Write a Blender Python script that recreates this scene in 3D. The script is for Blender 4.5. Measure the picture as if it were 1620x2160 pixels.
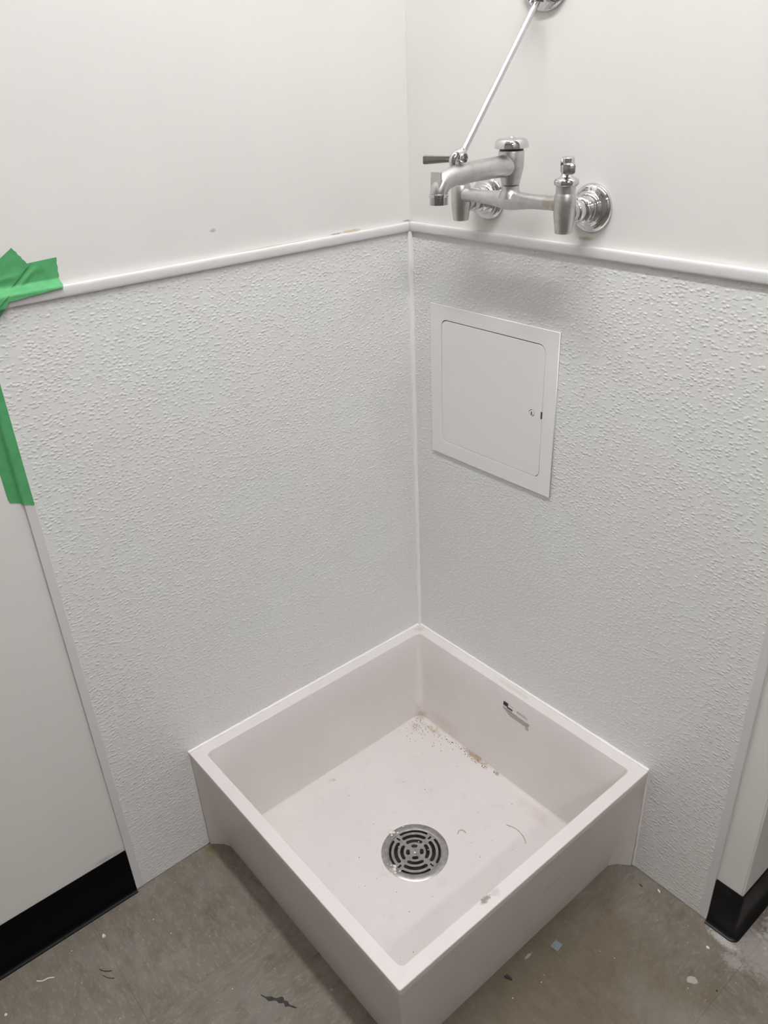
import bpy, bmesh, math, random
from mathutils import Vector, Matrix, noise
for o in list(bpy.data.objects): bpy.data.objects.remove(o)
SC = bpy.context.scene
COL = SC.collection

# ------------------------------------------------------------------ camera
WA = 0.009397                      # the right wall is half a degree off square
CW, SW = math.cos(WA), math.sin(WA)
cam = bpy.data.objects.new('camera', bpy.data.cameras.new('camera')); COL.objects.link(cam)
yaw, pit, roll = 0.895212, -0.500384, -0.047402
cf = Vector((-math.sin(yaw)*math.cos(pit), math.cos(yaw)*math.cos(pit), math.sin(pit)))
cr = Vector((math.cos(yaw), math.sin(yaw), 0)); cu = cr.cross(cf)
r2 = cr*math.cos(roll)+cu*math.sin(roll); u2 = -cr*math.sin(roll)+cu*math.cos(roll)
M = Matrix((( r2.x, u2.x, -cf.x, 1.1374), (r2.y, u2.y, -cf.y, -1.0029), (r2.z, u2.z, -cf.z, 1.3926), (0, 0, 0, 1)))
cam.matrix_world = M
cam.data.sensor_fit = 'VERTICAL'; cam.data.sensor_height = 36; cam.data.sensor_width = 27
cam.data.lens = 1678.994/2160*36; cam.data.clip_start = .02
SC.camera = cam

# ------------------------------------------------------------------ world, exposure
w = bpy.data.worlds.new('world'); SC.world = w; w.use_nodes = True
w.node_tree.nodes['Background'].inputs[0].default_value = (.9, .95, 1, 1)
w.node_tree.nodes['Background'].inputs[1].default_value = 0.0
SC.view_settings.view_transform = 'Standard'; SC.view_settings.look = 'None'
SC.view_settings.gamma = 1; SC.view_settings.use_curve_mapping = False
SC.view_settings.exposure = 0.0
LIGHT_MAIN, LIGHT_FILL = 88.0, 50.0

# ------------------------------------------------------------------ helpers
def srgb(r, g, b):
    f = lambda c: ((c/255+.055)/1.055)**2.4 if c/255 > .04045 else c/255/12.92
    return (f(r), f(g), f(b), 1)
def new_mat(name, col=(.8,.8,.8,1), rough=.5, metal=0.0, spec=.5):
    m = bpy.data.materials.new(name); m.use_nodes = True
    b = m.node_tree.nodes['Principled BSDF']
    b.inputs['Base Color'].default_value = col; b.inputs['Roughness'].default_value = rough
    b.inputs['Metallic'].default_value = metal; b.inputs['Specular IOR Level'].default_value = spec
    return m
class NT:
    def __init__(s, m): s.t = m.node_tree; s.b = s.t.nodes['Principled BSDF']; s.pos = None
    def n(s, typ, **kw):
        x = s.t.nodes.new(typ)
        for k, v in kw.items(): setattr(x, k, v)
        return x
    def l(s, a, b): s.t.links.new(a, b)
    def P(s):
        if s.pos is None: s.pos = s.n('ShaderNodeNewGeometry').outputs['Position']
        return s.pos
    def vec(s, scale=(1,1,1), rot=(0,0,0), src=None):
        m = s.n('ShaderNodeMapping'); m.inputs['Scale'].default_value = scale; m.inputs['Rotation'].default_value = rot
        s.l(src or s.P(), m.inputs['Vector']); return m.outputs[0]
    def noise(s, v, scale, detail=2, rough=.5, dist=0):
        x = s.n('ShaderNodeTexNoise'); s.l(v, x.inputs['Vector'])
        x.inputs['Scale'].default_value = scale; x.inputs['Detail'].default_value = detail
        x.inputs['Roughness'].default_value = rough; x.inputs['Distortion'].default_value = dist
        return x.outputs[0]
    def ramp(s, v, a, b, lo=0., hi=1.):
        x = s.n('ShaderNodeMapRange'); s.l(v, x.inputs[0])
        for i, q in enumerate((a, b, lo, hi)): x.inputs[i+1].default_value = q
        x.interpolation_type = 'SMOOTHSTEP'; return x.outputs[0]
    def math(s, op, a, b=0.):
        x = s.n('ShaderNodeMath', operation=op)
        for i, q in enumerate((a, b)):
            if isinstance(q, (int, float)): x.inputs[i].default_value = q
            else: s.l(q, x.inputs[i])
        return x.outputs[0]
    def mix(s, fac, a, b):
        x = s.n('ShaderNodeMix', data_type='RGBA')
        for sock, q in ((x.inputs[0], fac), (x.inputs[6], a), (x.inputs[7], b)):
            if isinstance(q, (int, float, tuple)): sock.default_value = q
            else: s.l(q, sock)
        return x.outputs[2]
    def blob(s, c, rad, nscale=60, lo=.3, hi=.9, amt=1.0):
        """a stain: an ellipsoid about the world point c, broken up by noise"""
        v = s.n('ShaderNodeVectorMath', operation='SUBTRACT'); s.l(s.P(), v.inputs[0]); v.inputs[1].default_value = c
        d = s.n('ShaderNodeVectorMath', operation='DIVIDE'); s.l(v.outputs[0], d.inputs[0]); d.inputs[1].default_value = rad
        L = s.n('ShaderNodeVectorMath', operation='LENGTH'); s.l(d.outputs[0], L.inputs[0])
        e = s.math('ADD', s.math('SUBTRACT', 1.0, L.outputs['Value']), s.math('SUBTRACT', s.noise(s.P(), nscale, 4, .6), .5))
        return s.ramp(e, lo, hi, 0, amt)
    def bump(s, h, strength, dist, prev=None):
        x = s.n('ShaderNodeBump'); s.l(h, x.inputs['Height'])
        x.inputs['Strength'].default_value = strength; x.inputs['Distance'].default_value = dist
        if prev is not None: s.l(prev, x.inputs['Normal'])
        return x.outputs[0]

def link_obj(name, me, mat=None, parent=None):
    o = bpy.data.objects.new(name, me); COL.objects.link(o)
    if mat is not None and not me.materials: me.materials.append(mat)
    if parent is not None: o.parent = parent
    return o
def build(name, bm, mat, parent=None, smooth=False, loc=None, angle=40):
    bmesh.ops.recalc_face_normals(bm, faces=bm.faces)
    me = bpy.data.meshes.new(name); bm.to_mesh(me); bm.free()
    if smooth:
        me.polygons.foreach_set('use_smooth', [True]*len(me.polygons))
        me.set_sharp_from_angle(angle=math.radians(angle))
    o = link_obj(name, me, mat, parent)
    if loc is not None: o.location = loc
    return o
def tag(o, label=None, cat=None, group=None, kind=None):
    if label: o['label'] = label
    if cat: o['category'] = cat
    if group: o['group'] = group
    if kind: o['kind'] = kind
    return o
def thing(name, label, cat, loc=(0,0,0), rotz=0.0, group=None):
    o = bpy.data.objects.new(name, None); COL.objects.link(o); o.empty_display_size = .05
    o.location = loc; o.rotation_euler = (0, 0, rotz); return tag(o, label, cat, group)
def add_box(bm, x0, x1, y0, y1, z0, z1, bev=0.0, seg=2):
    vs = [bm.verts.new((x, y, z)) for x in (x0, x1) for y in (y0, y1) for z in (z0, z1)]
    fs = [(0,1,3,2),(4,6,7,5),(0,4,5,1),(2,3,7,6),(0,2,6,4),(1,5,7,3)]
    f = [bm.faces.new([vs[i] for i in q]) for q in fs]
    if bev:
        bmesh.ops.bevel(bm, geom=list({e for q in f for e in q.edges}), offset=bev, segments=seg, affect='EDGES', profile=.5)
def add_lathe(bm, prof, M=Matrix(), seg=40, cap=True):
    """prof: (radius, height) pairs turned about local z, placed by M"""
    rings = []
    for r, h in prof:
        if r < 1e-6: rings.append([bm.verts.new(M @ Vector((0, 0, h)))])
        else: rings.append([bm.verts.new(M @ Vector((r*math.cos(2*math.pi*i/seg), r*math.sin(2*math.pi*i/seg), h))) for i in range(seg)])
    for a, b in zip(rings, rings[1:]):
        for i in range(seg):
            j = (i+1) % seg
            if len(a) == 1 and len(b) == 1: continue
            if len(a) == 1: bm.faces.new((a[0], b[i], b[j]))
            elif len(b) == 1: bm.faces.new((a[i], a[j], b[0]))
            else: bm.faces.new((a[i], a[j], b[j], b[i]))
    if cap:
        for q in (rings[0], rings[-1]):
            if len(q) > 2: bm.faces.new(q)
def add_tube(bm, pts, rads, seg=28, cap=True):
    pts = [Vector(p) for p in pts]
    rings = []; up = None
    for i, p in enumerate(pts):
        t = (pts[min(i+1, len(pts)-1)]-pts[max(i-1, 0)]).normalized()
        if up is None: up = Vector((1, 0, 0)) if abs(t.x) < .7 else Vector((0, 0, 1))
        a = (up-t*up.dot(t)).normalized(); b = t.cross(a); up = a
        r = rads[i] if isinstance(rads, (list, tuple)) else rads
        rings.append([bm.verts.new(p+(a*math.cos(2*math.pi*k/seg)+b*math.sin(2*math.pi*k/seg))*r) for k in range(seg)])
    for a, b in zip(rings, rings[1:]):
        for k in range(seg): bm.faces.new((a[k], a[(k+1) % seg], b[(k+1) % seg], b[k]))
    if cap: bm.faces.new(rings[0]); bm.faces.new(rings[-1])
def spline(pts, n=8):
    """Catmull-Rom through tuples of any length"""
    out = []; P = [pts[0]]+list(pts)+[pts[-1]]
    for i in range(1, len(P)-2):
        for k in range(n):
            t = k/n
            out.append(tuple(.5*(2*b+(c-a)*t+(2*a-5*b+4*c-d)*t*t+(3*b-a-3*c+d)*t**3) for a, b, c, d in zip(P[i-1], P[i], P[i+1], P[i+2])))
    out.append(tuple(pts[-1])); return out
def add_prism(bm, poly, axis, a, b, f=None):
    """extrude a 2-D polygon along an axis ('x','y','z'); f maps (u, v, w) to a point"""
    if f is None:
        f = {'x': lambda u, v, w: (w, u, v), 'y': lambda u, v, w: (u, w, v), 'z': lambda u, v, w: (u, v, w)}[axis]
    A = [bm.verts.new(f(u, v, a)) for u, v in poly]; B = [bm.verts.new(f(u, v, b)) for u, v in poly]
    n = len(poly)
    for i in range(n): bm.faces.new((A[i], A[(i+1) % n], B[(i+1) % n], B[i]))
    bm.faces.new(A); bm.faces.new(B)
def rrect(x0, x1, y0, y1, r, n=6):
    out = []
    for cx, cy, a0 in ((x1-r, y1-r, 0), (x0+r, y1-r, 90), (x0+r, y0+r, 180), (x1-r, y0+r, 270)):
        for k in range(n+1):
            a = math.radians(a0+90*k/n); out.append((cx+r*math.cos(a), cy+r*math.sin(a)))
    return out
def plate(name, outlines, depth, bevel, mat, parent, M):
    """flat sheet with holes: a filled 2-D curve turned into a mesh"""
    cu_ = bpy.data.curves.new(name, 'CURVE'); cu_.dimensions = '2D'; cu_.fill_mode = 'BOTH'
    cu_.extrude = depth/2-bevel; cu_.bevel_depth = bevel; cu_.bevel_resolution = 1; cu_.offset = -bevel
    for pts in outlines:
        sp = cu_.splines.new('POLY'); sp.points.add(len(pts)-1); sp.use_cyclic_u = True
        for q, (x, y) in zip(sp.points, pts): q.co = (x, y, 0, 1)
    t = bpy.data.objects.new('t', cu_); COL.objects.link(t)
    dg = bpy.context.evaluated_depsgraph_get()
    me = bpy.data.meshes.new_from_object(t.evaluated_get(dg)); bpy.data.objects.remove(t); bpy.data.curves.remove(cu_)
    me.transform(M); me.name = name; me.materials.clear()
    return link_obj(name, me, mat, parent)
def frR(S, n, z): return Vector((S*CW+n*SW, S*SW-n*CW, z))      # right wall: along it, out of it, up

# ------------------------------------------------------------------ dimensions
H, TT, TL, SR, HB, SE = .2616, 1.1445, .7636, .7718, .1118, .8200
WX, WY = .616, .6039
WN = -.0045                     # painted wall face, behind the panel face at 0
CEIL = 2.74

# ------------------------------------------------------------------ materials
def paint_mat():
    m = new_mat('white_wall_paint', srgb(231, 228, 224), .42, 0, .4); t = NT(m)
    big = t.noise(t.P(), 3.0, 3); 
    c = t.mix(t.ramp(big, .3, .7), srgb(232, 229, 225), srgb(228, 226, 222))
    def stain(c, pos, rad, col, ns=60, lo=.3, hi=.8, amt=1.): return t.mix(t.blob(pos, rad, ns, lo, hi, amt), c, col)
    c = stain(c, (WN, -.128, 1.1615), (.02, .035, .0035), srgb(205, 186, 160), 90, .2, .6, .9)
    c = stain(c, (WN, -.30, 1.1600), (.02, .16, .0022), srgb(214, 196, 176), 40, .35, .8, .8)
    c = stain(c, (WN, -.165, 1.1612), (.02, .02, .002), srgb(150, 140, 130), 120, .2, .6, .8)
    c = stain(c, (WN, -.005, 1.162), (.02, .012, .002), srgb(150, 146, 142), 150, .2, .7, .9)
    c = stain(c, (WN, -.395, 1.198), (.02, .007, .004), srgb(190, 184, 180), 200, .1, .6, .9)
    c = stain(c, (.382, .004, 1.1695), (.022, .03, .006), srgb(176, 172, 146), 120, .25, .8, .8)
    c = stain(c, (.70, .004, .06), (.2, .03, .16), srgb(214, 208, 204), 20, .3, .9, .5)
    c = stain(c, (WN, -.80, .118), (.02, .05, .012), srgb(196, 190, 184), 60, .3, .8, .7)
    t.l(c, t.b.inputs['Base Color'])
    n1 = t.bump(t.noise(t.P(), 260, 3, .6), .12, .0006)
    t.l(t.bump(t.noise(t.P(), 14, 3), .12, .004, n1), t.b.inputs['Normal'])
    return m
M_PAINT = paint_mat()
def frp_mat():
    m = new_mat('pebbled_plastic_panel', srgb(230, 230, 228), .34, 0, .45); t = NT(m)
    wv = t.noise(t.P(), 5, 2)
    t.l(t.mix(t.ramp(wv, .3, .7), srgb(229, 231, 228), srgb(232, 229, 228)), t.b.inputs['Base Color'])
    # pebbles about 4 mm high and 7 mm wide, height from stretched cells plus noise
    v = t.vec((132, 132, 205))
    warp = t.n('ShaderNodeVectorMath', operation='ADD')
    nz = t.n('ShaderNodeTexNoise'); t.l(t.vec((140, 140, 180)), nz.inputs['Vector']); nz.inputs['Scale'].default_value = 1; nz.inputs['Detail'].default_value = 1
    t.l(v, warp.inputs[0]); sc_ = t.n('ShaderNodeVectorMath', operation='SCALE'); t.l(nz.outputs['Color'], sc_.inputs[0]); sc_.inputs['Scale'].default_value = .35; t.l(sc_.outputs[0], warp.inputs[1])
    vo = t.n('ShaderNodeTexVoronoi', feature='SMOOTH_F1', distance='EUCLIDEAN'); t.l(warp.outputs[0], vo.inputs['Vector'])
    vo.inputs['Scale'].default_value = 1.0; vo.inputs['Smoothness'].default_value = .15
    peb = t.ramp(vo.outputs['Distance'], .05, .60, 1, 0)
    peb = t.math('MULTIPLY', peb, t.ramp(t.noise(t.vec((110, 110, 160)), 1.0, 1), .28, .55, .35, 1))
    b1 = t.bump(peb, 1.0, .00065)
    t.l(t.bump(wv, .25, .006, b1), t.b.inputs['Normal'])
    return m
M_FRP = frp_mat()
M_TRIM = new_mat('smooth_white_plastic', srgb(219, 218, 217), .3, 0, .5)
M_CAULK = new_mat('white_caulk', srgb(244, 240, 238), .35, 0, .5)
t = NT(M_CAULK); t.l(t.bump(t.noise(t.P(), 120, 3), .5, .001), t.b.inputs['Normal'])
M_DOOR = new_mat('white_enamelled_steel', srgb(241, 237, 235), .38, 0, .45)
t = NT(M_DOOR); t.l(t.bump(t.noise(t.P(), 500, 2), .1, .0003), t.b.inputs['Normal'])
def basin_mat():
    m = new_mat('white_moulded_stone', srgb(228, 219, 217), .38, 0, .45); t = NT(m)
    z = t.n('ShaderNodeSeparateXYZ'); t.l(t.P(), z.inputs[0])
    c = t.mix(t.ramp(t.noise(t.P(), 7, 4, .6), .35, .7), srgb(226, 219, 217), srgb(221, 215, 212))
    # fine grey speckle
    sp = t.noise(t.P(), 420, 2, .7); c = t.mix(t.ramp(sp, .66, .74, 0, .35), c, srgb(150, 140, 134))
    # faint wash of dirt on the basin floor
    low = t.ramp(z.outputs[2], .06, .04, 0, 1)
    wash = t.math('MULTIPLY', low, t.ramp(t.noise(t.P(), 30, 5, .65), .55, .8, 0, .25))
    c = t.mix(wash, c, srgb(186, 178, 170))
    sm = t.math('MULTIPLY', low, t.ramp(t.noise(t.vec((90, 90, 90)), 1, 4, .7), .72, .76, 0, .8))
    c = t.mix(sm, c, srgb(128, 116, 104))
    def st(c, p, r, col, ns=90, lo=.3, hi=.8, a=1.): return t.mix(t.blob(p, r, ns, lo, hi, a), c, col)
    c = st(c, (.058, -.055, .05), (.035, .03, .05), srgb(176, 154, 130), 60, .3, 1.2, .8)
    c = st(c, (.052, -.047, .046), (.010, .008, .008), srgb(88, 74, 56), 200, .2, .7, .95)
    c = st(c, (.11, -.062, .047), (.07, .022, .010), srgb(192, 168, 142), 110, .45, .9, .8)
    c = st(c, (.075, -.085, .046), (.03, .04, .006), srgb(196, 172, 148), 90, .45, .9, .7)
    c = st(c, (.235, -.052, .047), (.075, .012, .012), srgb(176, 150, 122), 110, .35, .8, .9)
    c = st(c, (.30, -.052, .049), (.018, .008, .010), srgb(120, 98, 74), 200, .3, .7, .9)
    c = st(c, (.215, -.056, .047), (.05, .010, .005), srgb(112, 92, 70), 260, .62, .75, .9)
    c = st(c, (.13, -.048, .07), (.12, .02, .05), srgb(208, 190, 170), 30, .3, 1.1, .5)
    c = st(c, (.42, -.07, .046), (.09, .035, .010), srgb(206, 190, 182), 30, .3, 1., .6)
    c = st(c, (.072, -.33, .047), (.020, .025, .006), srgb(180, 170, 160), 140, .35, .8, .8)
    c = st(c, (.597, -.405, H), (.012, .020, .004), srgb(132, 124, 118), 190, .38, .75, .85)
    c = st(c, (.599, -.385, H), (.013, .02, .004), srgb(196, 190, 186), 150, .3, .8, .7)
    c = st(c, (.30, -.01, H), (.12, .014, .004), srgb(206, 196, 188), 150, .55, .8, .6)
    c = st(c, (.015, -.015, H), (.03, .03, .004), srgb(200, 188, 182), 150, .55, .8, .6)
    # greenish scrapes on the outer right side
    c = st(c, (.605, -.24, .15), (.02, .06, .03), srgb(196, 198, 190), 60, .4, .9, .5)
    c = st(c, (.594, -.004, .03), (.01, .03, .03), srgb(214, 210, 204), 120, .4, .9, .6)
    t.l(c, t.b.inputs['Base Color'])
    t.l(t.bump(t.noise(t.P(), 45, 4), .12, .0015), t.b.inputs['Normal'])
    return m
M_BASIN = basin_mat()
def tile_mat():
    m = new_mat('vinyl_composition_tile', srgb(122, 114, 104), .42, 0, .35); t = NT(m)
    oi = t.n('ShaderNodeObjectInfo'); tc = t.n('ShaderNodeTexCoord')
    # streak direction turns a quarter from tile to tile
    q = t.math('MULTIPLY', t.math('GREATER_THAN', oi.outputs['Random'], .5), math.pi/2)
    vr = t.n('ShaderNodeVectorRotate', rotation_type='Z_AXIS'); t.l(t.P(), vr.inputs['Vector']); t.l(q, vr.inputs['Angle'])
    v = t.n('ShaderNodeMapping'); v.inputs['Scale'].default_value = (1, .42, 1); t.l(vr.outputs[0], v.inputs['Vector']); v = v.outputs[0]
    a = t.noise(t.P(), 9, 5, .62)
    c = t.mix(t.ramp(a, .34, .66), srgb(117, 108, 95), srgb(126, 119, 111))
    c = t.mix(t.ramp(t.noise(v, 48, 4, .65), .42, .66, 0, .5), c, srgb(140, 132, 120))
    c = t.mix(t.ramp(t.noise(v, 40, 4, .65, .3), .50, .30, 0, .55), c, srgb(98, 90, 76))
    c = t.mix(t.ramp(t.noise(v, 170, 3, .6), .52, .72, 0, .38), c, srgb(160, 153, 143))
    c = t.mix(t.ramp(t.noise(v, 200, 3, .6), .38, .24, 0, .5), c, srgb(96, 86, 72))
    c = t.mix(t.ramp(t.noise(t.vec((1,1,1)), 22, 4, .6), .60, .76, 0, .45), c, srgb(120, 98, 66))
    c = t.mix(t.ramp(t.noise(t.P(), 240, 2, .5), .72, .78, 0, .7), c, srgb(190, 184, 176))
    c = t.mix(t.ramp(t.noise(t.P(), 150, 2, .5), .27, .22, 0, .7), c, srgb(70, 60, 48))
    var = t.n('ShaderNodeHueSaturation'); t.l(c, var.inputs['Color']); t.l(t.math('ADD', .97, t.math('MULTIPLY', oi.outputs['Random'], .06)), var.inputs['Value'])
    c = var.outputs[0]
    def st(c, p, r, col, ns=90, lo=.3, hi=.8, a=1.): return t.mix(t.blob(p, r, ns, lo, hi, a), c, col)
    c = st(c, (.6435, -.112, 0), (.017, .014, .02), srgb(128, 92, 50), 130, .2, .9, .75)
    c = st(c, (.665, -.135, 0), (.012, .012, .02), srgb(124, 92, 54), 130, .2, .9, .6)
    c = st(c, (.75, -.36, 0), (.05, .04, .02), srgb(120, 92, 62), 50, .2, .9, .6)
    c = st(c, (.015, -.605, 0), (.02, .02, .02), srgb(112, 96, 62), 130, .2, .9, .8)
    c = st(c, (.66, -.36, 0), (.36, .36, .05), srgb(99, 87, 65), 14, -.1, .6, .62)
    c = st(c, (.85, -.2, 0), (.2, .12, .02), srgb(146, 138, 130), 30, .2, 1.1, .5)
    # pale plaster dust swept about the outside corner
    c = st(c, (.87, .02, 0), (.16, .11, .03), srgb(176, 168, 164), 120, .45, .85, .55)
    c = st(c, (.812, -.006, 0), (.060, .020, .02), srgb(198, 192, 188), 260, .34, .85, .8)
    c = st(c, (.845, -.03, 0), (.05, .03, .02), srgb(180, 174, 170), 300, .5, .8, .5)
    c = st(c, (.90, .10, 0), (.13, .16, .03), srgb(190, 184, 182), 110, .48, .7, .7)
    c = st(c, (.60, -.29, 0), (.006, .02, .02), srgb(190, 184, 174), 160, .4, .8, .7)
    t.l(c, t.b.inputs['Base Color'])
    t.l(t.bump(t.noise(t.P(), 160, 3), .25, .0006), t.b.inputs['Normal'])
    return m
M_TILE = tile_mat()
M_RUBBER = new_mat('black_vinyl_base', (.0010, .0010, .0016, 1), .42, 0, .12)
t = NT(M_RUBBER); t.l(t.bump(t.noise(t.P(), 30, 3), .15, .003), t.b.inputs['Normal'])
M_RUBBER_DUST = new_mat('black_vinyl_base_dusty', (.004, .004, .005, 1), .4, 0, .3); t = NT(M_RUBBER_DUST)
t.l(t.mix(t.ramp(t.noise(t.P(), 26, 3), .3, .75, .15, .8), (.0015, .0015, .002, 1), (.012, .012, .013, 1)), t.b.inputs['Base Color'])
M_CHROME = new_mat('polished_chrome', (.68, .68, .69, 1), .06, 1)
t = NT(M_CHROME); t.l(t.ramp(t.noise(t.P(), 300, 3), .55, .8, .05, .3), t.b.inputs['Roughness'])
M_ROUGH = new_mat('rough_cast_chrome', (.6, .59, .58, 1), .36, 1); t = NT(M_ROUGH)
c = t.mix(t.ramp(t.noise(t.P(), 70, 4, .6), .3, .7), (.65, .64, .63, 1), (.56, .55, .54, 1))
for p, r, col in ((frR(.366, .068, 1.228), (.013, .015, .013), (.46, .40, .31, 1)), (frR(.378, .072, 1.213), (.009, .012, .026), (.44, .37, .29, 1)), (frR(.2895, .151, 1.27), (.020, .0018, .02), (.22, .21, .19, 1))):
    c = t.mix(t.blob(p, r, 180, .15, .6, .8), c, col)
t.l(c, t.b.inputs['Base Color']); t.l(t.bump(t.noise(t.P(), 900, 3), .5, .0004), t.b.inputs['Normal'])
M_STEEL = new_mat('brushed_stainless', (.50, .485, .47, 1), .34, 1)
t = NT(M_STEEL); t.l(t.mix(t.ramp(t.noise(t.P(), 90, 4), .35, .7), (.53, .515, .50, 1), (.40, .385, .37, 1)), t.b.inputs['Base Color'])
M_DARK = new_mat('drain_and_gap_shade', (.05, .045, .042, 1), .5, 0, .4)
M_ROD = new_mat('satin_steel_rod', (.66, .65, .68, 1), .3, 1)
M_BLACK = new_mat('black_print', (.02, .017, .016, 1), .5)
M_GREY = new_mat('grey_print', srgb(182, 174, 168), .5)
def tape_mat():
    m = new_mat('green_masking_tape', srgb(76, 156, 92), .55, 0, .3); t = NT(m)
    c = t.mix(t.ramp(t.noise(t.P(), 60, 4, .6), .3, .7), srgb(82, 160, 102), srgb(94, 172, 114))
    t.l(c, t.b.inputs['Base Color'])
    crepe = t.noise(t.vec((1, 500, 500)), 1.2, 2)
    t.l(t.bump(crepe, .2, .0004), t.b.inputs['Normal']); return m
M_TAPE = tape_mat()
M_CEIL = new_mat('ceiling_tile_white', srgb(236, 234, 230), .8)
M_FARWALL = new_mat('pale_room_paint', srgb(150, 146, 142), .7)
M_HOUSING = new_mat('white_light_housing', srgb(238, 238, 236), .4)
def emit(name, col, s):
    m = bpy.data.materials.new(name); m.use_nodes = True; n = m.node_tree; n.nodes.clear()
    e = n.nodes.new('ShaderNodeEmission'); o = n.nodes.new('ShaderNodeOutputMaterial')
    e.inputs[0].default_value = col; e.inputs[1].default_value = s; n.links.new(e.outputs[0], o.inputs[0]); return m

# ------------------------------------------------------------------ the setting
def struct(name, bm, mat, label=None):
    o = build(name, bm, mat); o['kind'] = 'structure'
    if label: o['label'] = label
    return o
X1, Y0, Y1 = 2.7, -2.7, 1.1
floor = struct('floor', (lambda b: (add_box(b, -.2, X1+.1, Y0-.1, Y1+.1, -.08, -.0032), b)[1])(bmesh.new()), M_DARK, 'grey-brown vinyl tile floor, scuffed and dusty')
T = .3048
gx = [.8585+T*i for i in range(-3, 7)]; gy = [-.2490+T*j for j in range(-9, 5)]
tm = bmesh.new(); g = .00008
add_box(tm, -T/2+g, T/2-g, -T/2+g, T/2-g, -.0031, 0)
bmesh.ops.bevel(tm, geom=[e for e in tm.edges if all(v.co.z > -.001 for v in e.verts)], offset=.0001, segments=1, affect='EDGES')
tile_me = None
for x in gx:
    for y in gy:
        if x+T > X1+.1 and x > X1: continue
        if tile_me is None:
            o = build('tile', tm, M_TILE, floor); tile_me = o.data
        else: o = link_obj('tile', tile_me, None, floor)
        o.location = (x+T/2, y+T/2, 0)
# walls: left wall, right wall block with its outside corner, the rest of the room
b = bmesh.new(); add_box(b, -.15, WN, Y0-.1, .3, 0, CEIL)
wall_left = struct('wall_left', b, M_PAINT, 'white painted wall on the left of the corner')
b = bmesh.new(); add_prism(b, [tuple(frR(WN, WN, 0).xy), tuple(frR(SE, WN, 0).xy), tuple((frR(SE, WN, 0)+Vector((0, Y1, 0))).xy), (WN, Y1+.05)], 'z', 0, CEIL)
bmesh.ops.bevel(b, geom=[e for e in b.edges if abs(e.verts[0].co.z-e.verts[1].co.z) > 1 and e.verts[0].co.x > .7 and e.verts[0].co.y < .2], offset=.003, segments=3, affect='EDGES')
wall_right = struct('wall_right', b, M_PAINT, 'white painted wall on the right, ending at an outside corner')
b = bmesh.new(); add_box(b, SE, X1, Y1, Y1+.1, 0, CEIL); struct('wall_back', b, M_FARWALL)
b = bmesh.new(); add_box(b, X1, X1+.1, Y0, Y1+.1, 0, CEIL); struct('wall_far_right', b, M_FARWALL)
b = bmesh.new(); add_box(b, WN, X1+.1, Y0-.1, Y0, 0, CEIL); struct('wall_front', b, M_FARWALL)
b = bmesh.new(); add_box(b, -.2, X1+.1, Y0-.1, Y1+.1, CEIL, CEIL+.1); struct('ceiling', b, M_CEIL)

# cove base: profile in (out of wall, up)
def cove(thick=.0032):
    pts = [(0, 0), (.0125, 0), (.0125, .0012)]
    for k in range(1, 7):
        a = math.radians(90*k/7); pts.append((.0125-(.0125-thick)*math.sin(a), .0012+.015*(1-math.cos(a))))
    pts += [(thick, .02), (thick, HB-.002), (thick*.6, HB), (0, HB)]
    return pts
b = bmesh.new(); add_prism(b, cove(), 'y', Y0, -TL-.0005, lambda u, v, w_: (WN+u, w_, v))
o = build('baseboard_left', b, M_RUBBER, None, True); tag(o, 'black vinyl cove base along the left wall', kind='structure')
b = bmesh.new(); prof = cove(); c0 = frR(SE, WN, 0)
path = [(frR(SR+.0005, WN, 0), Vector((SW, -CW, 0)))]
for k in range(0, 9):
    a = math.radians(-90+WA*57.3+(90-WA*57.3)*k/8); path.append((Vector((c0.x-.002, c0.y+.002, 0)), Vector((math.cos(a), math.sin(a), 0))))
path.append((Vector((c0.x, Y1-.02, 0)), Vector((1, 0, 0))))
rings = []
for p, d in path:
    e = .002 if p.x < c0.x and p.x > c0.x-.003 else 0
    rings.append([b.verts.new((p.x+d.x*(u+e), p.y+d.y*(u+e), v)) for u, v in prof])
for A, B in zip(rings, rings[1:]):
    for i in range(len(prof)): b.faces.new((A[i], A[(i+1) % len(prof)], B[(i+1) % len(prof)], B[i]))
b.faces.new(rings[0]); b.faces.new(rings[-1])
o = build('baseboard_right', b, M_RUBBER_DUST, None, True); tag(o, 'black vinyl cove base wrapped round the outside corner, dusty', kind='structure')

# ------------------------------------------------------------------ pebbled wall panels
pl = thing('wall_panel', 'pale pebbled plastic splash panel on the left wall, green tape at its edge', 'wall panel', (0, 0, 0))
b = bmesh.new(); add_box(b, WN+.0002, 0, -TL+.004, -.001, .0015, TT+.004); build('panel_sheet', b, M_FRP, pl)
b = bmesh.new(); add_box(b, WN+.0002, .0010, -TL, -TL+.0145, .0012, TT+.004, .0007); tag(build('edge_trim', b, M_TRIM, pl), 'smooth white edge strip')
def cap_profile(z0, z1, d=.0056):
    pts = [(WN+.0003, z0), (.0015, z0)]
    n = 10
    for k in range(n+1):
        a = math.radians(-90+180*k/n); pts.append((.002+(d-.002)*max(0, math.cos(a))**.32, (z0+z1)/2+(z1-z0)/2*math.sin(a)))
    pts += [(WN+.0003, z1)]
    return pts
b = bmesh.new(); pr = cap_profile(TT, TT+.0150)
add_prism(b, pr, 'y', -TL, -.0003, lambda u, v, w_: (u, w_ if w_ < -.1 else min(w_, -max(u, 0)-.0004), v))
tag(build('cap_trim', b, M_TRIM, pl, True), 'smooth rounded white top trim')
prt = thing('wall_panel', 'pale pebbled plastic splash panel on the right wall, behind the access door', 'wall panel', (0, 0, 0), WA)
b = bmesh.new(); add_box(b, .001, SR-.004, 0, -WN-.0002, .0015, TT+.004); build('panel_sheet', b, M_FRP, prt)
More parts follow.
